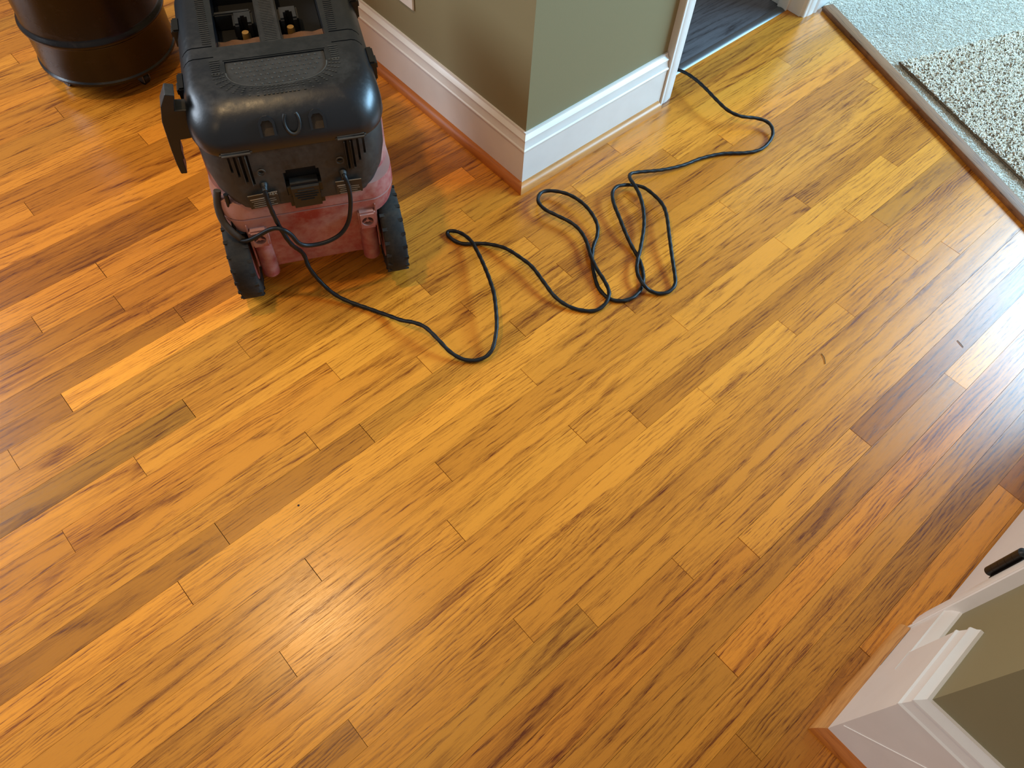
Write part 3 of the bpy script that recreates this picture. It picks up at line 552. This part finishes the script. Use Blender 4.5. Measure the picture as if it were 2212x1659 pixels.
# shallow D-shaped step pad
PADX = [(-.094, .164), (.094, .164), (.094, .135)] + [(.094 * math.cos(a) if False else .094 - .062 * (1 - math.cos(a)), .135 - .052 * math.sin(a)) for a in [math.pi / 2 * i / 8 for i in range(1, 9)]]
PADX += [(.0, .078)] + [(-x, y) for x, y in reversed(PADX[2:])][0:0]
right = [(.094, .164), (.094, .130)] + [(.094 - .060 * (1 - math.cos(math.pi / 2 * i / 8)), .130 - .048 * math.sin(math.pi / 2 * i / 8)) for i in range(1, 9)] + [(.018, .0795)]
PAD = right + [(-x, y) for x, y in reversed(right)]
cb = bmesh.new(); prism(cb, PAD, BT - .0030, BT + .03, lambda a, b, d: (a, b, d)); cut(lid, cb); shade(lid.data, 32)
pd = bmesh.new(); prism(pd, [(x * .985, (y - .12) * .985 + .12) for x, y in PAD], BT - .0036, BT - .0024, lambda a, b, d: (a, b, d)); pad = obj('step_pad', pd, M_vt, lid)
bm = bmesh.new(); rim = [Vector((x, y, BT - .0008)) for x, y in PAD[1:-1]]; tube(bm, catmull(rim, .004), .0013, 6); obj('pad_rim', bm, M_rib, lid, smooth=60)
bm = bmesh.new(); rnd = random.Random(2)
for j in range(6):
    for i in range(-7, 8):
        x = i * .0125 + (.006 if j % 2 else 0); y = .156 - j * .0135
        t = (abs(x) < .086 - max(0, (.125 - y)) * 1.1)
        if t and y > .086: cyl(bm, (x, y, BT - .0026), .0024, .0017, 'z', 8, r2=.0017)
o = obj('stud', bm, M_rib, pad); o['kind'] = 'stuff'
bm = bmesh.new()
def rib(x, y, L, ang, z=BT - .0004):
    M = Matrix.Translation((x, y, z)) @ Matrix.Rotation(ang, 4, 'Z'); box(bm, -L, L, -.0011, .0011, -.001, .0019, M, bev=.0005)
for i in range(26):
    y = .226 + i * .0066
    for s in (-1, 1): rib(s * (.121 + .0002 * i), y, .0085, 0)
for i in range(8):
    for s in (-1, 1): rib(s * .1115, .126 + i * .0063, .0075 if i < 5 else .009, 0)
for rr_ in range(4):
    for i in range(27):
        t = i / 26; q = t * 2 - 1; off = .0075 + rr_ * .0062
        a = q * math.pi / 2
        x = math.copysign((.034 + (.060 + off) * math.sin(abs(a))) if abs(q) > .34 else abs(q) / .34 * .060, q)
        y = .130 - (.048 + off) * (math.cos(abs(a)) if abs(q) > .34 else 1)
        if abs(q) > .34: y = .130 - (.048 + off) * math.cos((abs(q) - .34) / .66 * math.pi / 2); x = math.copysign(.034 + (.058 + off) * math.sin((abs(q) - .34) / .66 * math.pi / 2), q)
        else: x = q / .34 * .034
        rib(x, y, .0022, -.15 * q, BT - .0006 if y > .066 else BT - .0022)
o = obj('tread_rib', bm, M_rib, lid); o['kind'] = 'stuff'
# tray insides
bm = bmesh.new(); box(bm, -.103, .103, .213, .245, .436, .4385); box(bm, -.103, .103, .245, .429, .4315, .434)
for i in range(60):
    pass
tr = obj('tray_floor', bm, M_dark, lid)
bm = bmesh.new(); box(bm, -.1035, .1035, .2125, .2690, .432, .4485); obj('tray_step', bm, M_vt, lid)
bm = bmesh.new(); 
NX, NY = 30, 8; g = [[bm.verts.new((-.103 + .206 * i / NX, .2115 + .058 * j / NY, .4665 + .004 * noise.noise(Vector((i * .35, j * .5, 1.3))) - .010 * (j / NY) ** 2)) for i in range(NX + 1)] for j in range(NY + 1)]
for j in range(NY):
    for i in range(NX): bm.faces.new((g[j][i], g[j][i + 1], g[j + 1][i + 1], g[j + 1][i]))
o = obj('sawdust', bm, M_dust, lid, smooth=60); o['kind'] = 'stuff'
bm = bmesh.new(); box(bm, -.022, .022, .205, .42, .440, .4745, bev=.003)
sp_ = obj('centre_bar', bm, M_vt, lid, smooth=40)
bm = bmesh.new()
for i in range(30): box(bm, -.012, .012, .226 + i * .0055, .2275 + i * .0055, .4738, .4756)
o = obj('bar_groove', bm, M_rib, sp_); o['kind'] = 'stuff'
for s in (-1, 1):
    x = s * .045 - .003
    bm = bmesh.new(); box(bm, x - .020, x + .020, .300, .345, .436, .470, bev=.004); c_ = obj('catch_mount', bm, M_vt, lid)
    k = bmesh.new(); box(k, x - .009, x + .009, .280, .328, .425, .50, bev=.005); cut(c_, k); shade(c_.data, 35)
    bm = bmesh.new(); cyl(bm, (x, .292, .437), .0078, .020, 'z', 20, r2=.0068); box(bm, x - .0065, x + .0065, .292, .300, .437, .455, bev=.002); obj('catch', bm, M_brass, c_, smooth=40)
bm = bmesh.new(); box(bm, -.104, -.030, .340, .352, .434, .4700, bev=.003); obj('tray_divider', bm, M_vt, lid)
# front strip of the tray, side clips, rear loops
for (x0, x1, y0, y1, z0, z1) in ((-.188, -.174, .135, .185, .425, .462), (-.186, -.170, .305, .350, .43, .47), (.174, .189, .135, .188, .42, .463), (.170, .188, .330, .370, .43, .472)):
    bm = bmesh.new(); box(bm, x0, x1, y0, y1, z0, z1, bev=.003); cl = obj('side_clip', bm, M_blackmetal, vac, smooth=40)
    sx = x0 - .003 if x0 < 0 else x1; bm = bmesh.new(); box(bm, sx, sx + .003, y0 + .008, y1 - .020, z1 - .018, z1 - .008); obj('clip_tab', bm, M_vt, cl)
for x in (-.040, .052):
    pts = [(-.015, 0), (-.015, .024), (-.010, .032), (-.004, .036), (.004, .036), (.010, .032), (.015, .024), (.015, 0), (.0105, 0), (.0105, .022), (.006, .028), (-.006, .028), (-.0105, .022), (-.0105, 0)]
    M = Matrix.Translation((x, -.002, .438)) @ Matrix.Rotation(math.radians(-32), 4, 'X')
    bm = bmesh.new(); prism(bm, pts, -.004, .030, lambda a, b, d: M @ Vector((a, d, b))); lp = obj('cord_loop', bm, M_vb, vac, smooth=30)
    bm = bmesh.new(); box(bm, -.0104, .0104, .0055, .02, 0, .028, M); obj('loop_recess', bm, M_vh, lp)
bm = bmesh.new(); P = [Vector((.006 + .014 * math.sin(t), .004 - .0005 + .010 * math.sin(t) ** 2 * 0, .4535 - .019 * math.cos(t))) for t in [i / 20 * math.pi * 1.5 - math.pi * .75 for i in range(21)]]
P = [Vector((p.x, -.0045 + max(0, (p.z - .430)) * .55, p.z)) for p in P]; tube(bm, P, .0034, 8); obj('moulded_ring', bm, M_vt, vac, smooth=60)
for s in (-1, 1):
    bm = bmesh.new(); box(bm, s * .108 - .030, s * .108 + .030, -.0065, .02, .403, .4130, bev=.004); obj('vent_hood', bm, M_vh, vac, smooth=40)
# cord hook on the left side
pts = [(-.204, .4935), (-.188, .489), (-.197, .457), (-.158, .452), (-.160, .392), (-.208, .390), (-.213, .365), (-.214, .345), (-.217, .343), (-.219, .308), (-.231, .309), (-.232, .335), (-.231, .370), (-.227, .435), (-.219, .468)]
bm = bmesh.new(); prism(bm, pts, .082, .116, lambda a, b, d: (a, d, b)); hk = obj('cord_hook', bm, M_vt, vac)
md = hk.modifiers.new('bevel', 'BEVEL'); md.width = .0025; md.segments = 2; md.limit_method = 'ANGLE'
# dust-caked hose groove on the left side of the tank
bm = bmesh.new(); P = [(-.168, .030, .300), (-.176, .022, .270), (-.176, .010, .240), (-.165, -.002, .215), (-.150, -.006, .190)]
tube(bm, catmull(P), .0075, 8); obj('side_channel', bm, M_vh, vac, smooth=60)
# the cord: plugs into the housing, so it is a thing of its own lying on the floor
M_cord = NT('black_rubber_cord'); M_cord.b.inputs['Base Color'].default_value = rgb(15, 17, 19); M_cord.b.inputs['Roughness'].default_value = .46; M_cord.b.inputs['Specular IOR Level'].default_value = .35
w_ = M_cord; w_.bump(w_.noise(w_.n('TexCoord').outputs['Object'], 160, 3), .25, .0008); M_cord = M_cord.m
bm = bmesh.new(); tube(bm, catmull(CORD_A, .004), .0046, 12, 130, .07)
tag(obj('power_cord', bm, M_cord, smooth=60), 'long black power cord looping across the oak floor from vacuum to doorway', 'cord')
bm = bmesh.new(); tube(bm, catmull(CORD_B, .004), .0046, 12)
bpy.context.view_layer.update(); bmesh.ops.transform(bm, matrix=vac.matrix_world.inverted(), verts=bm.verts); o = obj('looped_cord', bm, M_cord, vac, smooth=60)
# splinters and knot hole
M_chip = plain('dark_chip', rgb(44, 26, 14), .8)
for lab, P in (('tiny dark curved splinter on the planks, nearer the centre', [(1.2375, .3306, .0012), (1.232, .3186, .0016), (1.221, .308, .0012)]), ('tiny dark straight splinter on the planks near the bluish glare', [(1.5222, .1449, .0012), (1.519, .135, .0014), (1.5156, .1248, .0012)])):
    bm = bmesh.new(); tube(bm, catmull(P, .003), .0007, 5); tag(obj('splinter', bm, M_chip), lab, 'splinter')
bm = bmesh.new(); cyl(bm, (.125, .784, -.0008), .0022, .0012, 'z', 10); h_ = obj('knot_hole', bm, M_chip, floor)
